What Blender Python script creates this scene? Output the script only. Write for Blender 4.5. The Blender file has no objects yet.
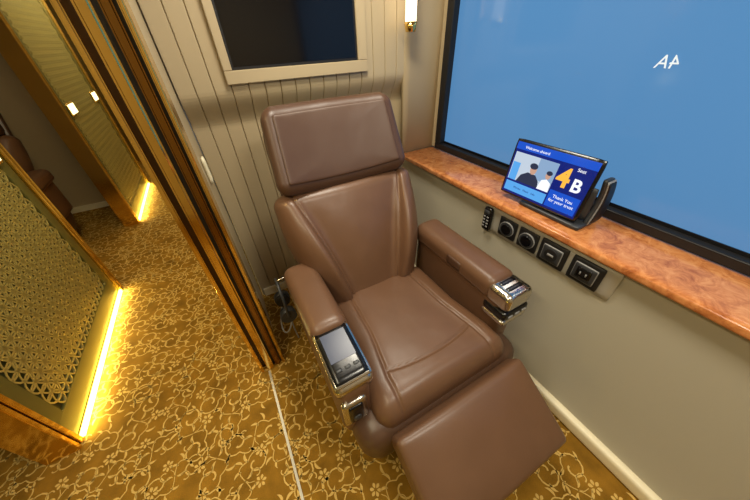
import bpy, bmesh, math, random
from mathutils import Vector, Matrix, noise
random.seed(7)
sc = bpy.context.scene
sc.view_settings.view_transform = 'Standard'

# ---------------------------------------------------------------- materials
def s2l(c):
    return tuple(((v/255)/12.92 if v/255 <= .04045 else ((v/255+.055)/1.055)**2.4) for v in c)

def mat(name, rgb, rough=.5, metal=0., emit=None, es=0., bump=0., bscale=200., var=0., vscale=5., coat=0., spec=.5):
    m = bpy.data.materials.new(name); m.use_nodes = True
    nt = m.node_tree; b = nt.nodes['Principled BSDF']
    c = (*s2l(rgb), 1)
    b.inputs['Base Color'].default_value = c
    b.inputs['Roughness'].default_value = rough
    b.inputs['Metallic'].default_value = metal
    b.inputs['Coat Weight'].default_value = coat
    b.inputs['Coat Roughness'].default_value = .25
    b.inputs['Specular IOR Level'].default_value = spec
    if emit:
        b.inputs['Emission Color'].default_value = (*s2l(emit), 1)
        b.inputs['Emission Strength'].default_value = es
    tc = nt.nodes.new('ShaderNodeTexCoord')
    if var:
        n = nt.nodes.new('ShaderNodeTexNoise'); n.inputs['Scale'].default_value = vscale
        n.inputs['Detail'].default_value = 5
        r = nt.nodes.new('ShaderNodeValToRGB')
        r.color_ramp.elements[0].position = .3; r.color_ramp.elements[1].position = .7
        r.color_ramp.elements[0].color = tuple(max(0, v*(1-var)) for v in c[:3])+(1,)
        r.color_ramp.elements[1].color = tuple(min(1, v*(1+var)) for v in c[:3])+(1,)
        nt.links.new(tc.outputs['Object'], n.inputs['Vector'])
        nt.links.new(n.outputs['Fac'], r.inputs['Fac'])
        nt.links.new(r.outputs['Color'], b.inputs['Base Color'])
    if bump:
        n = nt.nodes.new('ShaderNodeTexNoise'); n.inputs['Scale'].default_value = bscale
        n.inputs['Detail'].default_value = 3
        bp = nt.nodes.new('ShaderNodeBump'); bp.inputs['Strength'].default_value = bump
        bp.inputs['Distance'].default_value = .002
        nt.links.new(tc.outputs['Object'], n.inputs['Vector'])
        nt.links.new(n.outputs['Fac'], bp.inputs['Height'])
        nt.links.new(bp.outputs['Normal'], b.inputs['Normal'])
    return m

M = {}
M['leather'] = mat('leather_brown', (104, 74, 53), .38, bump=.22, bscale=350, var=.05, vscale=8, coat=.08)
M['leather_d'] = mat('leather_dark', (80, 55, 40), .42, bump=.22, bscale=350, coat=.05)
M['shell'] = mat('seat_shell_brown', (84, 60, 45), .36)
M['chrome'] = mat('satin_chrome', (205, 200, 190), .2, 1)
M['black'] = mat('black_gloss', (12, 12, 14), .22)
M['blackm'] = mat('black_matte', (20, 20, 22), .5)
M['dgrey'] = mat('dark_grey_plastic', (50, 52, 56), .4)
M['grey'] = mat('grey_plastic', (140, 140, 140), .4)
M['silver'] = mat('silver_plate', (184, 180, 168), .35, .3)
M['gold'] = mat('polished_brass', (244, 208, 124), .12, 1, var=.06, vscale=3)
M['goldm'] = mat('brushed_brass', (178, 156, 98), .38, 1)
M['bronze'] = mat('antique_bronze', (150, 112, 58), .2, 1)
M['brown'] = mat('brown_jamb', (66, 46, 26), .25, .4)
M['wall'] = mat('beige_panelling', (182, 165, 132), .42)
M['wall_low'] = mat('grey_beige_wall', (174, 167, 148), .6, bump=.15, bscale=60)
M['cream'] = mat('cream_trim', (240, 230, 198), .45)
M['ceil'] = mat('ceiling_paint', (204, 196, 178), .7)
M['carpet'] = mat('carpet_gold', (138, 100, 32), .95, bump=.9, bscale=260, var=.3, vscale=9, spec=.1)
M['carpet_p'] = mat('carpet_scroll_yarn', (208, 172, 96), .95, bump=.6, bscale=300, spec=.1)
M['led'] = mat('led_warm', (255, 240, 150), .5, emit=(255, 226, 88), es=11)
M['led_plate'] = mat('number_plate_light', (255, 244, 200), .5, emit=(255, 240, 170), es=2.5)
M['lampglass'] = mat('opal_glass', (255, 248, 235), .3, emit=(255, 232, 195), es=2.2)
M['lattice'] = mat('lattice_brass', (200, 192, 128), .36, .6)
M['lattice_b'] = mat('lattice_backing', (112, 112, 66), .32, .45)
M['recess'] = mat('lattice_recess', (66, 68, 38), .5)
M['scr_off'] = mat('tv_glass', (9, 9, 12), .1)
M['disp'] = mat('console_display', (16, 24, 40), .3, emit=(34, 50, 84), es=.6)

def marble():
    m = bpy.data.materials.new('salmon_marble'); m.use_nodes = True
    nt = m.node_tree; b = nt.nodes['Principled BSDF']
    tc = nt.nodes.new('ShaderNodeTexCoord')
    n = nt.nodes.new('ShaderNodeTexNoise'); n.inputs['Scale'].default_value = 18; n.inputs['Detail'].default_value = 12
    n.inputs['Distortion'].default_value = .8; n.inputs['Roughness'].default_value = .7
    r = nt.nodes.new('ShaderNodeValToRGB')
    e = r.color_ramp.elements
    e[0].position = .32; e[1].position = .72
    e[0].color = (*s2l((150, 80, 38)), 1)
    e[1].color = (*s2l((224, 160, 102)), 1)
    k = e.new(.5); k.color = (*s2l((198, 126, 72)), 1)
    nt.links.new(tc.outputs['Object'], n.inputs['Vector'])
    nt.links.new(n.outputs['Fac'], r.inputs['Fac']); nt.links.new(r.outputs['Color'], b.inputs['Base Color'])
    b.inputs['Roughness'].default_value = .18
    return m
M['marble'] = marble()
M['glass'] = mat('blue_window_glass', (40, 76, 112), .12, emit=(86, 136, 186), es=.78, spec=.4)  # opaque glass; even emission stands in for light from outside
M['wtext'] = mat('window_lettering', (200, 212, 225), .5, emit=(200, 218, 235), es=.4)

# ---------------------------------------------------------------- helpers
def empty(name, loc=(0, 0, 0), rz=0):
    e = bpy.data.objects.new(name, None); sc.collection.objects.link(e)
    e.location = loc; e.rotation_euler = (0, 0, rz); e.empty_display_size = .1
    return e

def finish(bm, name, m, parent=None, smooth=False, mtx=None):
    if mtx is not None: bm.transform(mtx)
    bmesh.ops.recalc_face_normals(bm, faces=bm.faces)
    me = bpy.data.meshes.new(name); bm.to_mesh(me); bm.free()
    for mm in (m if isinstance(m, (list, tuple)) else [m]): me.materials.append(mm)
    if smooth:
        for p in me.polygons: p.use_smooth = True
    o = bpy.data.objects.new(name, me); sc.collection.objects.link(o)
    if parent: o.parent = parent
    return o

def box(name, lo, hi, m, parent=None, bev=.0, mtx=None):
    bm = bmesh.new(); bmesh.ops.create_cube(bm, size=1)
    for v in bm.verts:
        v.co = Vector([lo[i]+(v.co[i]+.5)*(hi[i]-lo[i]) for i in range(3)])
    if bev:
        bmesh.ops.bevel(bm, geom=bm.edges[:], offset=bev, segments=3, affect='EDGES')
    return finish(bm, name, m, parent, False, mtx)

def rbox(name, size, c, m, parent=None, r=.03, n=(8, 8, 8), warp=None, mtx=None):
    """rounded upholstered box built from 6 grids"""
    h = [s/2 for s in size]; r = min(r, min(h)*.999)
    bm = bmesh.new()
    def tick(i, k):
        nn = n[i]; return -h[i]+2*h[i]*k/nn
    for ax in range(3):
        a, b2 = [i for i in range(3) if i != ax]
        for sg in (-1, 1):
            grid = {}
            for i in range(n[a]+1):
                for j in range(n[b2]+1):
                    p = [0, 0, 0]; p[ax] = sg*h[ax]; p[a] = tick(a, i); p[b2] = tick(b2, j)
                    inn = Vector([max(-(h[q]-r), min(h[q]-r, p[q])) for q in range(3)])
                    d = Vector(p)-inn
                    grid[i, j] = bm.verts.new(inn+d.normalized()*r)
            for i in range(n[a]):
                for j in range(n[b2]):
                    bm.faces.new((grid[i, j], grid[i+1, j], grid[i+1, j+1], grid[i, j+1]))
    bmesh.ops.remove_doubles(bm, verts=bm.verts, dist=1e-5)
    if warp:
        for v in bm.verts: v.co = Vector(warp(v.co.x, v.co.y, v.co.z))
    bmesh.ops.translate(bm, verts=bm.verts, vec=Vector(c))
    return finish(bm, name, m, parent, True, mtx)

def cyl(name, p0, p1, r, m, parent=None, seg=24, r2=None, mtx=None):
    p0 = Vector(p0); p1 = Vector(p1); d = p1-p0
    bm = bmesh.new()
    bmesh.ops.create_cone(bm, cap_ends=True, segments=seg, radius1=r, radius2=r if r2 is None else r2, depth=d.length)
    rot = Vector((0, 0, 1)).rotation_difference(d.normalized()).to_matrix().to_4x4()
    bm.transform(Matrix.Translation((p0+p1)/2) @ rot)
    o = finish(bm, name, m, parent, False, mtx)
    for p in o.data.polygons: p.use_smooth = len(p.vertices) == 4
    return o

def tube(name, pts, r, m, parent=None):
    cu = bpy.data.curves.new(name, 'CURVE'); cu.dimensions = '3D'; cu.bevel_depth = r; cu.bevel_resolution = 3
    sp = cu.splines.new('NURBS'); sp.points.add(len(pts)-1)
    for i, p in enumerate(pts): sp.points[i].co = (*p, 1)
    sp.use_endpoint_u = True; sp.order_u = 4; cu.resolution_u = 6
    cu.materials.append(m)
    o = bpy.data.objects.new(name, cu); sc.collection.objects.link(o)
    if parent: o.parent = parent
    return o

def prism(name, prof, y0, y1, m, parent=None, smooth=False):
    bm = bmesh.new()
    a = [bm.verts.new((x, y0, z)) for x, z in prof]; b = [bm.verts.new((x, y1, z)) for x, z in prof]
    n = len(prof)
    for i in range(n): bm.faces.new((a[i], a[(i+1) % n], b[(i+1) % n], b[i]))
    bm.faces.new(a); bm.faces.new(b[::-1])
    return finish(bm, name, m, parent, False)

def text(name, s, size, loc, m, parent, mtx=None, mirror=False, shear=0, bold=0, ext=.0004):
    cu = bpy.data.curves.new(name, 'FONT'); cu.body = s; cu.size = size; cu.extrude = ext
    cu.shear = shear; cu.offset = bold; cu.align_x = 'CENTER'; cu.align_y = 'CENTER'
    cu.materials.append(m)
    o = bpy.data.objects.new(name, cu); sc.collection.objects.link(o); o.parent = parent
    mm = Matrix.Translation(loc)
    if mirror: mm = mm @ Matrix.Scale(-1, 4, (1, 0, 0))
    o.matrix_local = (mtx @ mm) if mtx is not None else mm
    return o

# ---------------------------------------------------------------- FLOOR with woven scroll pattern
XW = 1.17; YB = 1.83; CEIL = 2.45
bm = bmesh.new()
def quadbox(lo, hi, mi=0):
    r = bmesh.ops.create_cube(bm, size=1)
    for v in r['verts']: v.co = Vector([lo[i]+(v.co[i]+.5)*(hi[i]-lo[i]) for i in range(3)])
quadbox((-2.7, -1.4, -.06), (1.6, 6.6, 0))
ZR = .0012
def ribbon(pts, w0, w1, wmid=None):
    n = len(pts); L = []; R = []
    for i, p in enumerate(pts):
        a = pts[max(0, i-1)]; b = pts[min(n-1, i+1)]
        d = Vector((b[0]-a[0], b[1]-a[1]))
        if d.length < 1e-7: d = Vector((1, 0))
        d.normalize(); nn = Vector((-d.y, d.x)); t = i/(n-1)
        w = w0*(1-t)+w1*t
        if wmid: w += wmid*math.sin(math.pi*t)
        L.append(bm.verts.new((p[0]+nn.x*w, p[1]+nn.y*w, ZR))); R.append(bm.verts.new((p[0]-nn.x*w, p[1]-nn.y*w, ZR)))
    for i in range(n-1):
        f = bm.faces.new((R[i], R[i+1], L[i+1], L[i])); f.material_index = 1
def inside(x, y):
    return not (x > XW-.02 or x < -2.6 or y < -1.35 or y > 6.5)
def motif(cx, cy, ang, s):
    def T(x, y):
        return (cx+s*(x*math.cos(ang)-y*math.sin(ang)), cy+s*(x*math.sin(ang)+y*math.cos(ang)))
    for sg in (1, -1):
        # main scroll
        pts = []
        for k in range(9):
            t = k/8; pts.append((sg*(.0+.060*t), sg*.034*math.sin(t*math.pi*.9)))
        ccx, ccy = sg*.060, sg*-.019
        x0, y0 = pts[-1]
        r0 = math.hypot(x0-ccx, y0-ccy); a0 = math.atan2(y0-ccy, x0-ccx)
        for k in range(1, 17):
            t = k/16; rr = r0*(1-.78*t)+.018*math.sin(t*math.pi); a = a0-t*math.pi*2.1
            pts.append((ccx+rr*math.cos(a), ccy+rr*math.sin(a)))
        ribbon([T(*p) for p in pts], .0014*s, .0032*s)
        # secondary thin tendril curling the other way
        tp = []
        for k in range(12):
            t = k/11; a = 1.2+t*math.pi*1.5; rr = .020*(1-.6*t)
            tp.append((sg*(.024-rr*math.cos(a)), sg*(-.034+rr*math.sin(a))))
        ribbon([T(*p) for p in tp], .0009*s, .0022*s)
        # acanthus leaves
        for (lx, ly, la, ll) in ((.026, .024, 1.7, .030), (.048, .028, .8, .034), (.086, -.004, .2, .034), (.074, -.046, -1.0, .028), (.006, -.004, -1.1, .030)):
            lx *= sg; ly *= sg; la = la+(0 if sg == 1 else math.pi)
            lp = [(lx+ll*t*math.cos(la+.8*t), ly+ll*t*math.sin(la+.8*t)) for t in (0, .2, .4, .6, .8, 1)]
            ribbon([T(*p) for p in lp], .0006*s, .0003*s, .0040*s)
    fx, fy = .0, .058
    for k in range(6):
        a = k*2*math.pi/6
        lp = [(fx+d*math.cos(a), fy+d*math.sin(a)) for d in (.005, .011, .016, .020)]
        ribbon([T(*p) for p in lp], .0008*s, .0015*s, .0042*s)
    ribbon([T(0, 0), T(.005, .018), T(.0, .036)], .0013*s, .001*s)
g = .192
ny = int(8/g)+1; nx = int(3.9/g)
for iy in range(ny):
    for ix in range(nx):
        x = -2.55+ix*g+(g/2 if iy % 2 else 0); y = -1.3+iy*g
        x += random.uniform(-.018, .018); y += random.uniform(-.018, .018)
        if not inside(x-.15, y) or not inside(x+.13, y+.12): continue
        if y < -.6 or (x < -1.3 and y < .8): continue
        motif(x, y, random.choice((0, 1, 2, 3))*math.pi/2+random.uniform(-.5, .5), random.uniform(1.2, 1.45))
me = bpy.data.meshes.new('floor')
bm.to_mesh(me); bm.free()
me.materials.append(M['carpet']); me.materials.append(M['carpet_p'])
fl = bpy.data.objects.new('floor', me); sc.collection.objects.link(fl)

box('ceiling', (-2.7, -1.4, CEIL), (1.6, 6.6, CEIL+.06), M['ceil'])

# ---------------------------------------------------------------- back wall (grooved boards, thicker upper half)
def back_wall(name, x0, x1, groove=True):
    prof = [(1.86, 0.0), (1.83, 0.0), (1.83, 1.28)]
    for k in range(1, 13):
        t = k/12; prof.append((1.83-.08*(t*t*(3-2*t)), 1.28+.18*t))
    prof += [(1.75, CEIL)]
    xs = []
    pitch = .082; x = x0
    while x < x1-1e-4:
        e = min(x+pitch, x1)
        if groove: xs += [(x, .009), (x+.0035, 0), (e-.0035, 0)]
        else: xs += [(x, 0)]
        x = e
    xs.append((x1, 0))
    bm = bmesh.new(); rows = []
    for X, d in xs:
        rows.append([bm.verts.new((X, y+d, z)) for y, z in prof[1:]])
    for i in range(len(rows)-1):
        for j in range(len(prof)-2):
            bm.faces.new((rows[i][j], rows[i+1][j], rows[i+1][j+1], rows[i][j+1]))
    me = bpy.data.meshes.new(name); bm.to_mesh(me); bm.free(); me.materials.append(M['wall'])
    o = bpy.data.objects.new(name, me); sc.collection.objects.link(o); return o
wb = empty('wall_back')
a = back_wall('boards', -.11, 1.14); a.parent = wb
a = back_wall('plain_panel', 1.14, 1.62, False); a.parent = wb
box('core', (-.11, 1.845, 0), (1.62, 1.93, CEIL), M['wall'], wb)
rbox('pier_cladding', (.30, .04, CEIL-.93), (1.325, 1.764, (CEIL+.93)/2), M['wall'], wb, .012, (6, 4, 2))
box('baseboard_back', (-.09, 1.812, .0015), (1.10, 1.829, .07), M['cream'])

# ---------------------------------------------------------------- window wall
ww = empty('wall_window')
ps = [(1.112, 0), (1.116, .07), (1.132, .15), (1.150, .25), (1.166, .37), (1.18, .50), (1.192, .65), (1.20, .8), (1.203, .903)]
def smooth_prof(p, k=4):
    out = []
    for i in range(len(p)-1):
        for j in range(k):
            t = j/k
            p0 = p[max(0, i-1)]; p1 = p[i]; p2 = p[i+1]; p3 = p[min(len(p)-1, i+2)]
            out.append(tuple(.5*((2*p1[q])+(-p0[q]+p2[q])*t+(2*p0[q]-5*p1[q]+4*p2[q]-p3[q])*t*t+(-p0[q]+3*p1[q]-3*p2[q]+p3[q])*t**3) for q in (0, 1)))
    out.append(p[-1]); return out
o = prism('lower_wall', smooth_prof(ps)+[(1.58, .903), (1.58, 0)], -1.4, 1.83, M['wall_low'], ww)
box('pier', (1.462, 1.70, .945), (1.58, 1.75, CEIL), M['wall'], ww)
box('head', (1.462, -1.4, 2.12), (1.58, 1.70, CEIL), M['wall'], ww)
rbox('trim_ledge', (.305, 3.14, .038), (1.3075, .172, .923), M['marble'], None, .012, (10, 4, 6))
rbox('baseboard_window', (.045, 3.2, .085), (1.105, .22, .044), M['cream'], None, .018, (6, 4, 8))
w = empty('window_1')
box('frame_bottom', (1.445, -1.38, .943), (1.52, 1.70, .985), M['blackm'], w, .004)
box('frame_side', (1.445, 1.64, .985), (1.52, 1.70, 2.12), M['blackm'], w, .004)
box('frame_top', (1.445, -1.38, 2.07), (1.52, 1.64, 2.12), M['blackm'], w, .004)
box('frame_side_near', (1.445, -1.38, .985), (1.52, -1.32, 2.07), M['blackm'], w, .004)
box('gasket', (1.485, -1.32, .985), (1.49, 1.64, 1.0), M['black'], w)
box('glass', (1.49, -1.34, .98), (1.50, 1.66, 2.09), M['glass'], w)
FR = Matrix(((0, 0, -1, 0), (-1, 0, 0, 0), (0, 1, 0, 0), (0, 0, 0, 1)))  # local x->-Y, y->Z, z->-X
text('seat_letters', '4A', .058, (0, 0, 0), M['wtext'], w, Matrix.Translation((1.487, .53, 1.535)) @ FR, mirror=True, shear=-.1)

# ---------------------------------------------------------------- rest of the shell
box('wall_front', (-2.7, -1.4, 0), (1.6, -1.34, CEIL), M['wall'])
box('wall_corridor_end', (-2.7, 6.5, 0), (0, 6.56, CEIL), M['goldm'])
box('wall_partition', (-.23, 1.94, 0), (-.16, 6.5, CEIL), M['wall'])
box('wall_partition_near', (-.24, -1.34, 0), (-.16, -.5, CEIL), M['wall'])
box('wall_outer', (-2.7, -1.34, 0), (-2.62, 6.5, CEIL), M['wall_low'])
box('wall_opposite_divider', (-2.62, 1.85, 0), (-1.32, 1.93, CEIL), M['wall'])
box('wall_opposite_back', (-2.62, 4.60, 0), (-1.32, 4.68, CEIL), M['wall'])
box('baseboard_opposite', (-2.62, 4.585, .0015), (-1.32, 4.599, .07), M['cream'])
box('trim_floor_track', (-.212, -1.3, 0), (-.200, 1.14, .005), M['silver'])

# ---------------------------------------------------------------- sliding door stack (brass jamb)
d = empty('door_1')
Z1 = CEIL
box('stile_outer', (-.250, 1.15, 0), (-.232, 1.27, Z1), M['gold'], d, .004)
box('recess_a', (-.232, 1.185, 0), (-.210, 1.27, Z1), M['brown'], d)
box('stile_wide', (-.210, 1.145, 0), (-.172, 1.27, Z1), M['gold'], d, .008)
box('recess_b', (-.172, 1.175, 0), (-.158, 1.27, Z1), M['blackm'], d)
box('stile_mid', (-.158, 1.155, 0), (-.128, 1.27, Z1), M['bronze'], d, .006)
box('recess_c', (-.128, 1.175, 0), (-.117, 1.27, Z1), M['blackm'], d)
box('stile_inner', (-.117, 1.15, 0), (-.102, 1.27, Z1), M['gold'], d, .004)
box('leaf', (-.235, 1.27, 0), (-.115, 1.83, Z1), M['wall'], d)
rbox('pull_handle', (.018, .05, .13), (-.105, 1.55, 1.16), M['cream'], d, .008, (3, 4, 6))

# ---------------------------------------------------------------- TV
tv = empty('television')
X0, X1, Zb, Zt = .12, .905, 1.485, 2.08
YT = 1.748
fw = .058; fl_, fr_ = .04, .058
for nm, lo, hi in (('frame_b', (X0, YT-.022, Zb), (X1, YT, Zb+fw)), ('frame_t', (X0, YT-.022, Zt-fw), (X1, YT, Zt)),
                   ('frame_l', (X0, YT-.022, Zb+fw), (X0+fl_, YT, Zt-fw)), ('frame_r', (X1-fr_, YT-.022, Zb+fw), (X1, YT, Zt-fw))):
    box(nm, lo, hi, M['wall'], tv, .003)
box('bezel', (X0+fl_, YT-.012, Zb+fw), (X1-fr_, YT-.001, Zt-fw), M['blackm'], tv, .002)
box('screen', (X0+fl_+.012, YT-.014, Zb+fw+.014), (X1-fr_-.012, YT-.010, Zt-fw-.014), M['scr_off'], tv)

# ---------------------------------------------------------------- wall sconce
s = empty('wall_sconce')
rbox('back_plate', (.055, .02, .16), (1.215, 1.735, 1.76), M['gold'], s, .006, (4, 2, 6))
cyl('arm', (1.205, 1.728, 1.715), (1.16, 1.655, 1.70), .008, M['gold'], s)
cyl('cup', (1.150, 1.65, 1.66), (1.150, 1.65, 1.705), .028, M['gold'], s, r2=.038)
cyl('glass_tube', (1.150, 1.65, 1.70), (1.150, 1.65, 1.92), .031, M['lampglass'], s)
cyl('cap', (1.150, 1.65, 1.92), (1.150, 1.65, 1.935), .033, M['gold'], s)

# ---------------------------------------------------------------- chair
def sig(v): return 1/(1+math.exp(max(-40, min(40, -v))))
def wr(x, y, k=1., o=0):   # very gentle hide unevenness
    return k*.45*(.0022*noise.noise(Vector((x*10+o, y*10, o)))+.0006*noise.noise(Vector((x*26+o, y*18, 3+o))))
def build_chair(name, loc, rz):
    c = empty(name, loc, rz)
    L = M['leather']; LD = M['leather_d']
    rbox('plinth', (.62, .56, .13), (0, .03, .065), M['blackm'], c, .02, (4, 4, 4))
    rbox('lower_shell', (.88, .76, .33), (0, -.040, .275), M['shell'], c, .085, (16, 16, 12),
         lambda x, y, z: (x*(1-.08*max(0, -z/.16)), y*(1-.06*max(0, -z/.16)), z))
    def seat_w(x, y, z):
        t = (y+.35)/.7                         # 0 front 1 rear
        k = 1.0 if t < .2 else 1.0-.10*min(1, (t-.2)/.3)
        x2 = x*k
        if z > 0:
            pf = max(0, 1-(x/.35)**4)*max(0, 1-((y)/.36)**4)
            z += .028*pf
            seam = .205+.045*(1-t)
            side = sig((abs(x)-seam)/.016)
            z += .022*side*pf
            ys = -.215+.05*(x/.3)**2
            g = math.exp(-((abs(x)-seam)/.006)**2)
            if abs(x) < seam: g = max(g, .85*math.exp(-((y-ys)/.006)**2))
            z -= .012*g
            z += .014*math.exp(-((y+.29)/.05)**2)*pf
            z += wr(x, y, 1.2*pf)
        return (x2, y, z)
    rbox('seat_cushion', (.70, .705, .16), (0, -.043, .426), L, c, .065, (110, 110, 14), seat_w)
    for sx, nm in ((-1, 'left'), (1, 'right')):
        rbox('arm_panel_'+nm, (.135, .66, .36), (sx*.40, .03, .50), L, c, .04, (8, 16, 12))
    def padw(x, y, z):
        if z > 0: z += .012*(1-(x/.09)**2)+wr(x, y, .8, 5)
        return (x, y, z)
    rbox('arm_pad_left', (.165, .46, .115), (-.395, .16, .69), L, c, .04, (20, 30, 10), padw)
    rbox('arm_pad_right', (.17, .60, .115), (.41, .07, .69), L, c, .04, (20, 40, 10), padw)
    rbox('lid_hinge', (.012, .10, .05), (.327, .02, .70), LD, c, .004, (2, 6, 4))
    box('lid_seam', (.324, -.20, .668), (.498, .34, .672), LD, c)
    # left console
    TL = Matrix.Translation((-.395, -.165, .70)) @ Matrix.Rotation(math.radians(8), 4, 'X')
    rbox('console_body', (.150, .25, .07), (0, .0, -.024), M['shell'], c, .03, (10, 14, 8), None, TL)
    rbox('console_nose', (.156, .075, .066), (0, -.096, -.022), M['chrome'], c, .028, (10, 8, 8), None, TL)
    rbox('console_rim', (.150, .236, .016), (0, .0, .010), M['chrome'], c, .007, (10, 12, 3), None, TL)
    rbox('console_glass', (.134, .220, .014), (0, .0, .0135), M['black'], c, .006, (6, 8, 3), None, TL)
    box('console_display', (-.050, -.030, .0207), (.050, .090, .0217), M['disp'], c, 0, TL)
    for q in range(3):
        rbox('console_key', (.022, .012, .003), (-.034+.034*q, -.062, .0215), M['dgrey'], c, .001, (4, 3, 2), None, TL)
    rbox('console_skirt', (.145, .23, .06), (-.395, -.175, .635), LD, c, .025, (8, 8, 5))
    rbox('latch_plate', (.10, .03, .17), (-.415, -.297, .52), M['chrome'], c, .013, (6, 3, 8))
    rbox('latch_slot', (.060, .016, .115), (-.415, -.311, .53), M['black'], c, .007, (6, 3, 8))
    rbox('latch_knob', (.035, .022, .035), (-.415, -.314, .50), M['dgrey'], c, .01, (4, 4, 4))
    # right chrome end
    rbox('arm_end_cap', (.166, .135, .10), (.41, -.264, .688), M['chrome'], c, .03, (10, 10, 8))
    rbox('cap_button_a', (.095, .024, .01), (.41, -.240, .7365), M['black'], c, .004, (6, 4, 2))
    rbox('cap_button_b', (.095, .024, .01), (.41, -.280, .7365), M['black'], c, .004, (6, 4, 2))
    rbox('cap_band', (.168, .135, .055), (.41, -.266, .612), M['black'], c, .02, (10, 10, 5))
    rbox('cap_lower_band', (.168, .135, .034), (.41, -.266, .570), M['chrome'], c, .015, (10, 10, 4))
    for i in range(3):
        rbox('cap_port_%d' % (i+1), (.03, .008, .016), (.365+.045*i, -.334, .612), M['grey'], c, .003, (3, 2, 3))
    # back
    th = math.radians(24)
    BM = Matrix.Translation((-.018, .25, .50)) @ Matrix(((1, 0, 0, 0), (0, math.sin(th), -math.cos(th), 0), (0, math.cos(th), math.sin(th), 0), (0, 0, 0, 1)))
    def half(s_):
        return .262+.130*math.sin(min(1, s_/.8)*math.pi/2)
    def backw(x, y, z):
        s_ = max(0, min(1, (y+.33)/.66))
        hw = half(s_)
        x2 = x*hw/.33
        seam = .138+.165*s_**1.2
        if z > 0:
            ax = abs(x2)
            bol = sig((ax-seam)/.011)
            edge = max(0, 1-(ax/(hw*1.01))**4)
            wid = max(.0, hw-seam)
            z += (.045+.55*wid)*bol*math.sin(s_*math.pi)**.5*edge
            z -= .018*math.exp(-((ax-seam)/.0065)**2)
            z += .032*max(0, 1-(ax/seam)**2)*math.sin(s_*math.pi)
            z += wr(x2, y, 1.5, 9)
        return (x2, y, z)
    rbox('backrest', (.66, .68, .14), (0, .285, -.07), L, c, .06, (130, 90, 10), backw, BM)
    def hb(x, y):
        t = max(0, min(1, (y+.19)/.38)); u = (x/.345)**2
        return .06*abs(x/.345)**2.4-.010*math.sin(t*math.pi)*(1-u)
    def hx(x, y):
        t = max(0, min(1, (y+.19)/.38)); return x*(1.065-.085*t)
    def hy(x, y):
        t = (y+.19)/.38; u = (x/.345)**2
        return y+.018*(1-u)*(1 if t > .5 else -.8)
    def headw(x, y, z):
        z2 = z+hb(x, y)*(1 if z > 0 else .8)
        if z > 0: z2 += wr(x, y, 1.2, 17)
        return (hx(x, y), hy(x, y), z2)
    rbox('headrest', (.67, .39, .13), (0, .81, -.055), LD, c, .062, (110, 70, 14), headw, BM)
    def coverw(x, y, z):
        q = max(abs(x)/.298, abs(y)/.155)
        return (hx(x, y), hy(x, y), z+hb(x, y)+wr(x, y, 1, 17)+.008*(1-min(1, q)**4))
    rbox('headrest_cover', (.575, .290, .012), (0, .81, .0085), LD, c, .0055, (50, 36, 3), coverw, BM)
    rbox('back_shell', (.66, .92, .07), (0, .48, -.155), M['shell'], c, .03, (10, 10, 4), None, BM)
    # footrest
    fh = math.radians(33)
    FM = Matrix.Translation((0.014, -.603, .352)) @ Matrix.Rotation(fh, 4, 'X')
    def fw_(x, y, z):
        if z > 0: z += .018*max(0, 1-(x/.34)**4)*max(0, 1-(y/.19)**4)+wr(x, y, 1.2, 23)
        return (x, y, z)
    rbox('footrest', (.68, .375, .12), (0, 0, -.048), L, c, .024, (60, 40, 14), fw_, FM)
    rbox('footrest_frame', (.58, .30, .03), (0, .01, -.118), M['blackm'], c, .01, (4, 4, 3), None, FM)
    for sx in (-.2, .2):
        box('footrest_strut', (sx-.02, -.50, .20), (sx+.02, -.35, .26), M['blackm'], c, .004)
    return c
chair = build_chair('recliner_chair', (.53, .75, 0), 0)
ch2 = bpy.data.objects.new('recliner_chair.001', None); sc.collection.objects.link(ch2)
ch2.location = (-2.06, 3.50, 0)
for o in list(chair.children):
    n = bpy.data.objects.new(o.name, o.data); sc.collection.objects.link(n); n.parent = ch2

# headphones hung beside the seat
hp = empty('headphones', (.015, 1.24, .43)); hp.scale = (1.35, 1.35, 1.35)
arc = [(0, .075*math.cos(a), .02+.10*math.sin(a)) for a in [math.pi*k/10 for k in range(11)]]
tube('headband', [(0, .075, -.02)]+arc+[(0, -.075, -.02)], .006, M['dgrey'], hp)
for k in (-1, 1):
    cyl('ear_cup', (0, k*.07, -.03), (0, k*.045, -.03), .034, M['dgrey'], hp)
    cyl('ear_pad', (0, k*.045, -.03), (0, k*.03, -.03), .030, M['blackm'], hp)
tube('cable', [(0, .07, -.05), (-.02, .08, -.12), (-.05, .03, -.17), (-.04, -.06, -.15), (0, -.08, -.08), (.02, -.03, -.02), (.02, .03, -.10), (.0, .05, -.2), (.01, .02, -.3)], .0035, M['grey'], hp)
tube('hanger', [(0, 0, .12), (.01, 0, .13), (.03, 0, .13), (.05, 0, .12)], .004, M['chrome'], hp)

# ---------------------------------------------------------------- tablet
tb = empty('tablet_computer')
ux = Vector((.03, -1, 0)).normalized(); uy = Vector((.14, 0, .99)); uy = (uy-ux*uy.dot(ux)).normalized(); uz = ux.cross(uy)
TM = Matrix((( ux.x, uy.x, uz.x, 1.245), (ux.y, uy.y, uz.y, .675), (ux.z, uy.z, uz.z, 1.105), (0, 0, 0, 1)))
W, H = .395, .268
rbox('body', (W, H, .02), (0, 0, -.010), M['black'], tb, .009, (12, 10, 4), None, TM)
def em(name, rgb, es=1.):
    return mat(name, (5, 5, 5), .15, emit=rgb, es=es)
E_blue = em('screen_blue', (24, 84, 205), 1); E_navy = em('screen_navy', (14, 34, 120), 1); E_sky = em('screen_skyblue', (90, 170, 240), 1)
E_wh = em('screen_white', (245, 248, 255), 1.1); E_or = em('screen_orange', (250, 185, 70), 1.1); E_sk = em('screen_skin', (205, 160, 138), 1)
E_dk = em('screen_dark', (44, 52, 76), 1); E_gr = em('screen_grey', (196, 210, 226), 1); E_gr2 = em('screen_pale_blue', (140, 170, 205), 1)
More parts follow.
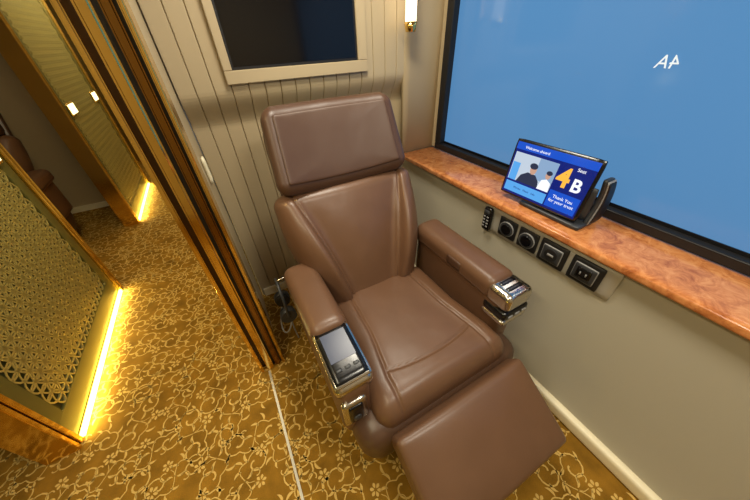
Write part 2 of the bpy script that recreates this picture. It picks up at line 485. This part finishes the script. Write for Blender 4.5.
def scr(name, x0, y0, x1, y1, m, z=.0): box(name, (x0, y0, .0002+z), (x1, y1, .0008+z), m, tb, 0, TM)
scr('bg', -W/2+.012, -H/2+.012, W/2-.012, H/2-.012, E_navy)
scr('top_bar', -W/2+.012, H/2-.045, W/2-.012, H/2-.012, E_blue, .0006)
scr('photo', -W/2+.020, -.055, .038, .076, E_gr, .0006)
scr('photo_wall', -.05, -.02, .038, .076, E_gr2, .0010)
def poly(name, pts, m, z):
    bm = bmesh.new(); bm.faces.new([bm.verts.new((x, y, z)) for x, y in pts]); finish(bm, name, m, tb, False, TM)
def disc(name, cx, cy, rx, ry, m, z):
    poly(name, [(cx+rx*math.cos(a*math.pi/10), cy+ry*math.sin(a*math.pi/10)) for a in range(20)], m, z)
poly('photo_coat', [(-.130, -.055), (-.115, -.02), (-.085, .0), (-.045, -.002), (-.022, -.025), (-.015, -.055)], E_dk, .0022)
disc('photo_face', -.063, .018, .016, .022, E_sk, .0024)
disc('photo_hair', -.066, .034, .020, .014, E_dk, .0026)
poly('photo_blouse', [(-.018, -.055), (-.01, -.012), (.012, -.002), (.034, -.015), (.037, -.055)], E_wh, .0023)
disc('photo_face_b', .012, .014, .012, .016, E_sk, .0025)
disc('photo_hair_b', .014, .026, .014, .010, E_dk, .0026)
scr('photo_band', -.174, -.055, -.135, .03, E_sky, .0014)
scr('bottom_strip', -W/2+.020, -.112, .038, -.065, E_sky, .0006)
scr('side_lower', .045, -.112, W/2-.018, -.035, E_blue, .0006)
text('row_number', '4', .115, (.076, .024, .0015), E_or, tb, TM, bold=.003)
text('row_letter', 'B', .075, (.138, .008, .0015), E_wh, tb, TM, bold=.002)
text('greeting', 'Thank You\nfor your trust', .02, (.111, -.07, .0018), E_wh, tb, TM)
text('title', 'Welcome aboard', .017, (-.08, .103, .0018), E_wh, tb, TM)
text('subtitle', 'Seat', .02, (.132, .074, .0015), E_wh, tb, TM)
text('menu', 'Movies   Music   Info', .014, (-.07, -.088, .0015), E_navy, tb, TM)
sw = lambda x, y, z: (x*(1-.45*(z/.215+.5))-.015*(z/.2)+.03*math.sin((z/.215+.5)*math.pi), y, z)
rbox('stand_side', (.11, .022, .215), (1.325, .462, 1.055), M['dgrey'], tb, .010, (6, 3, 10), sw)
rbox('stand_side_rim', (.10, .006, .20), (1.325, .450, 1.055), M['grey'], tb, .003, (6, 2, 10), sw)
rbox('stand_side_pad', (.085, .006, .185), (1.325, .446, 1.055), M['blackm'], tb, .003, (6, 2, 10), sw)
rbox('stand_back', (.02, .26, .15), (1.30, .60, 1.04), M['dgrey'], tb, .008, (3, 6, 6))
rbox('stand_base', (.17, .30, .022), (1.31, .60, .953), M['dgrey'], tb, .009, (8, 8, 3))
rbox('stand_hub', (.05, .12, .06), (1.282, .62, 1.08), M['dgrey'], tb, .015, (5, 6, 5))

# ---------------------------------------------------------------- control panel under ledge
cp = empty('control_panel')
PM = Matrix.Translation((1.194, .565, .815)) @ FR @ Matrix.Rotation(math.radians(3), 4, 'X')
rbox('plate', (.685, .16, .014), (.005, .0, .003), M['silver'], cp, .007, (20, 6, 3), None, PM)
rbox('handset', (.055, .145, .03), (-.300, .0, .022), M['black'], cp, .014, (6, 10, 4), None, PM)
rbox('handset_screen', (.036, .03, .004), (-.300, .045, .037), M['dgrey'], cp, .002, (3, 2, 2), None, PM)
for i in range(4):
    for q in (-1, 1):
        rbox('handset_key', (.014, .010, .004), (-.300+q*.011, .018-.02*i, .037), M['grey'], cp, .002, (3, 2, 2), None, PM)
for k, xx in enumerate((-.172, -.05)):
    rbox('dial_plate_%d' % k, (.108, .112, .012), (xx, 0, .012), M['blackm'], cp, .006, (8, 8, 3), None, PM)
    cyl('dial_ring_%d' % k, (xx, 0, .016), (xx, 0, .024), .042, M['grey'], cp, 32, None, PM)
    cyl('dial_ring_in_%d' % k, (xx, 0, .020), (xx, 0, .0255), .039, M['dgrey'], cp, 32, None, PM)
    cyl('dial_cap_%d' % k, (xx, 0, .024), (xx, 0, .030), .028, M['black'], cp, 32, None, PM)
for k, xx in enumerate((.082, .232)):
    rbox('socket_plate_%d' % k, (.130, .125, .014), (xx, 0, .013), M['blackm'], cp, .006, (8, 8, 3), None, PM)
    rbox('socket_rim_%d' % k, (.093, .087, .008), (xx, 0, .0205), M['grey'], cp, .004, (6, 6, 2), None, PM)
    rbox('socket_cover_%d' % k, (.088, .082, .008), (xx, 0, .022), M['dgrey'], cp, .004, (6, 6, 2), None, PM)
    if k == 0:
        cyl('socket_face', (xx, 0, .024), (xx, 0, .028), .030, M['blackm'], cp, 32, None, PM)
        rbox('socket_shutter', (.03, .012, .004), (xx, 0, .0285), M['grey'], cp, .001, (2, 2, 2), None, PM)
    else:
        rbox('socket_well', (.06, .055, .004), (xx, 0, .0265), M['black'], cp, .002, (4, 4, 2), None, PM)
        for q in (-1, 1): rbox('socket_pin', (.006, .016, .003), (xx+q*.012, 0, .029), M['grey'], cp, .001, (2, 2, 2), None, PM)

# ---------------------------------------------------------------- corridor lattice panels
def lattice_mesh(wy, hz, r):
    bm = bmesh.new(); seg = 20; w = .0048; dpt = .009
    z = r+.002; k = 0
    while z < hz-r:
        y = r+.002+(r/2 if k % 2 else 0)
        while y < wy-r:
            inn = []; out = []; ino = []
            for i in range(seg):
                a = 2*math.pi*i/seg; cy, sy = math.cos(a), math.sin(a)
                inn.append(bm.verts.new((dpt, y+(r-w)*cy, z+(r-w)*sy))); out.append(bm.verts.new((dpt, y+(r+w)*cy, z+(r+w)*sy)))
                ino.append(bm.verts.new((0, y+(r-w)*cy, z+(r-w)*sy)))
            for i in range(seg):
                j = (i+1) % seg
                bm.faces.new((inn[i], out[i], out[j], inn[j])); bm.faces.new((ino[i], inn[i], inn[j], ino[j]))
            y += r
        z += r*.866; k += 1
    me = bpy.data.meshes.new('lattice'); bm.to_mesh(me); bm.free(); me.materials.append(M['lattice']); return me
PW = 1.26
lat = lattice_mesh(PW-.10, 2.18, .060)
for i, y0 in enumerate((1.27, 3.87, -1.33)):
    p = empty('lattice_panel', (-1.18, y0, 0))
    o = bpy.data.objects.new('lattice', lat); sc.collection.objects.link(o); o.parent = p; o.location = (-.011, .055, .155)
    box('backing', (-.10, 0, .03), (-.012, PW, CEIL), M['recess'], p)
    box('rail_bottom', (-.10, 0, .03), (.0, PW, .17), M['lattice_b'], p, .003)
    box('rail_top', (-.10, 0, 2.32), (.0, PW, CEIL), M['lattice_b'], p, .003)
    box('stile_far', (-.10, PW-.085, .165), (.0, PW, 2.33), M['lattice_b'], p, .003)
    box('stile_near', (-.10, 0, .165), (.0, .085, 2.33), M['lattice_b'], p, .003)
    box('plinth', (-.10, 0, 0), (-.02, PW, .03), M['brown'], p)
    for (ya, yb) in ((-.065, -.040), (-.030, -.001), (PW+.001, PW+.03), (PW+.040, PW+.065)):
        box('brass_post', (-.13, ya, 0), (.015, yb, CEIL), M['gold'], p, .004)
    box('jamb', (-.12, -.041, 0), (.0, -.029, CEIL), M['brown'], p)
    box('jamb_b', (-.12, PW+.029, 0), (.0, PW+.041, CEIL), M['brown'], p)
    l = box('led_strip_light', (-1.178, y0+.005, .002), (-1.160, y0+PW-.005, .024), M['led'])
    for yy in (.18, PW-.14):
        q = empty('seat_number_light', (-1.178, y0+yy, 1.2))
        rbox('frame', (.012, .20, .11), (.006, 0, 0), M['gold'], q, .005, (3, 6, 6))
        rbox('lens', (.008, .17, .085), (.012, 0, 0), M['led_plate'], q, .003, (3, 6, 6))

# ---------------------------------------------------------------- lights
def area(name, loc, size, power, col, rot=(0, 0, 0)):
    l = bpy.data.lights.new(name, 'AREA'); l.shape = 'RECTANGLE'; l.size, l.size_y = size; l.energy = power; l.color = col
    o = bpy.data.objects.new(name, l); sc.collection.objects.link(o); o.location = loc; o.rotation_euler = rot; return o
area('ceiling_light_cabin', (.60, 1.10, CEIL-.02), (.4, .3), 21, (1, .92, .76))
area('highlight_fill_cabin_front', (.65, -.25, CEIL-.02), (.4, .3), 21, (1, .92, .76))  # unseen lamp added for highlights on the leather and brass
area('brass_fill_corridor_near', (-.7, .2, CEIL-.02), (.3, 1.4), 23, (1, .88, .60))  # unseen lamp, placed and brightened so the brass door stack has light to reflect
area('ceiling_light_corridor_mid', (-.7, 2.3, CEIL-.02), (.3, 1.2), 18, (1, .86, .55))
area('ceiling_light_corridor_far', (-.7, 4.9, CEIL-.02), (.3, 1.6), 19, (1, .86, .55))
area('ceiling_light_opposite', (-1.95, 3.2, CEIL-.02), (.5, 1.0), 1, (1, .85, .65))
for i, y in enumerate((1.27, 3.87)):
    area('led_glow_%d' % i, (-1.155, y+PW/2, .03), (.03, PW), 6, (1, .86, .36), (0, math.radians(-70), 0))

wd = bpy.data.worlds.new('world'); sc.world = wd; wd.use_nodes = True
wd.node_tree.nodes['Background'].inputs[0].default_value = (.5, .6, .8, 1)
wd.node_tree.nodes['Background'].inputs[1].default_value = .3

# ---------------------------------------------------------------- camera
Zc = Vector((-.0382, .787, .6157)).normalized()
Yc = Vector((-.4856, .5239, -.6997)); Yc = (Yc-Zc*Yc.dot(Zc)).normalized()
Xc = Yc.cross(Zc)
cam = bpy.data.cameras.new('camera'); co = bpy.data.objects.new('camera', cam); sc.collection.objects.link(co)
cam.sensor_width = 36; cam.lens = 13.14; cam.clip_start = .01
co.matrix_world = Matrix(((*Xc, 0), (*Yc, 0), (*Zc, 1.65), (0, 0, 0, 1)))
sc.camera = co
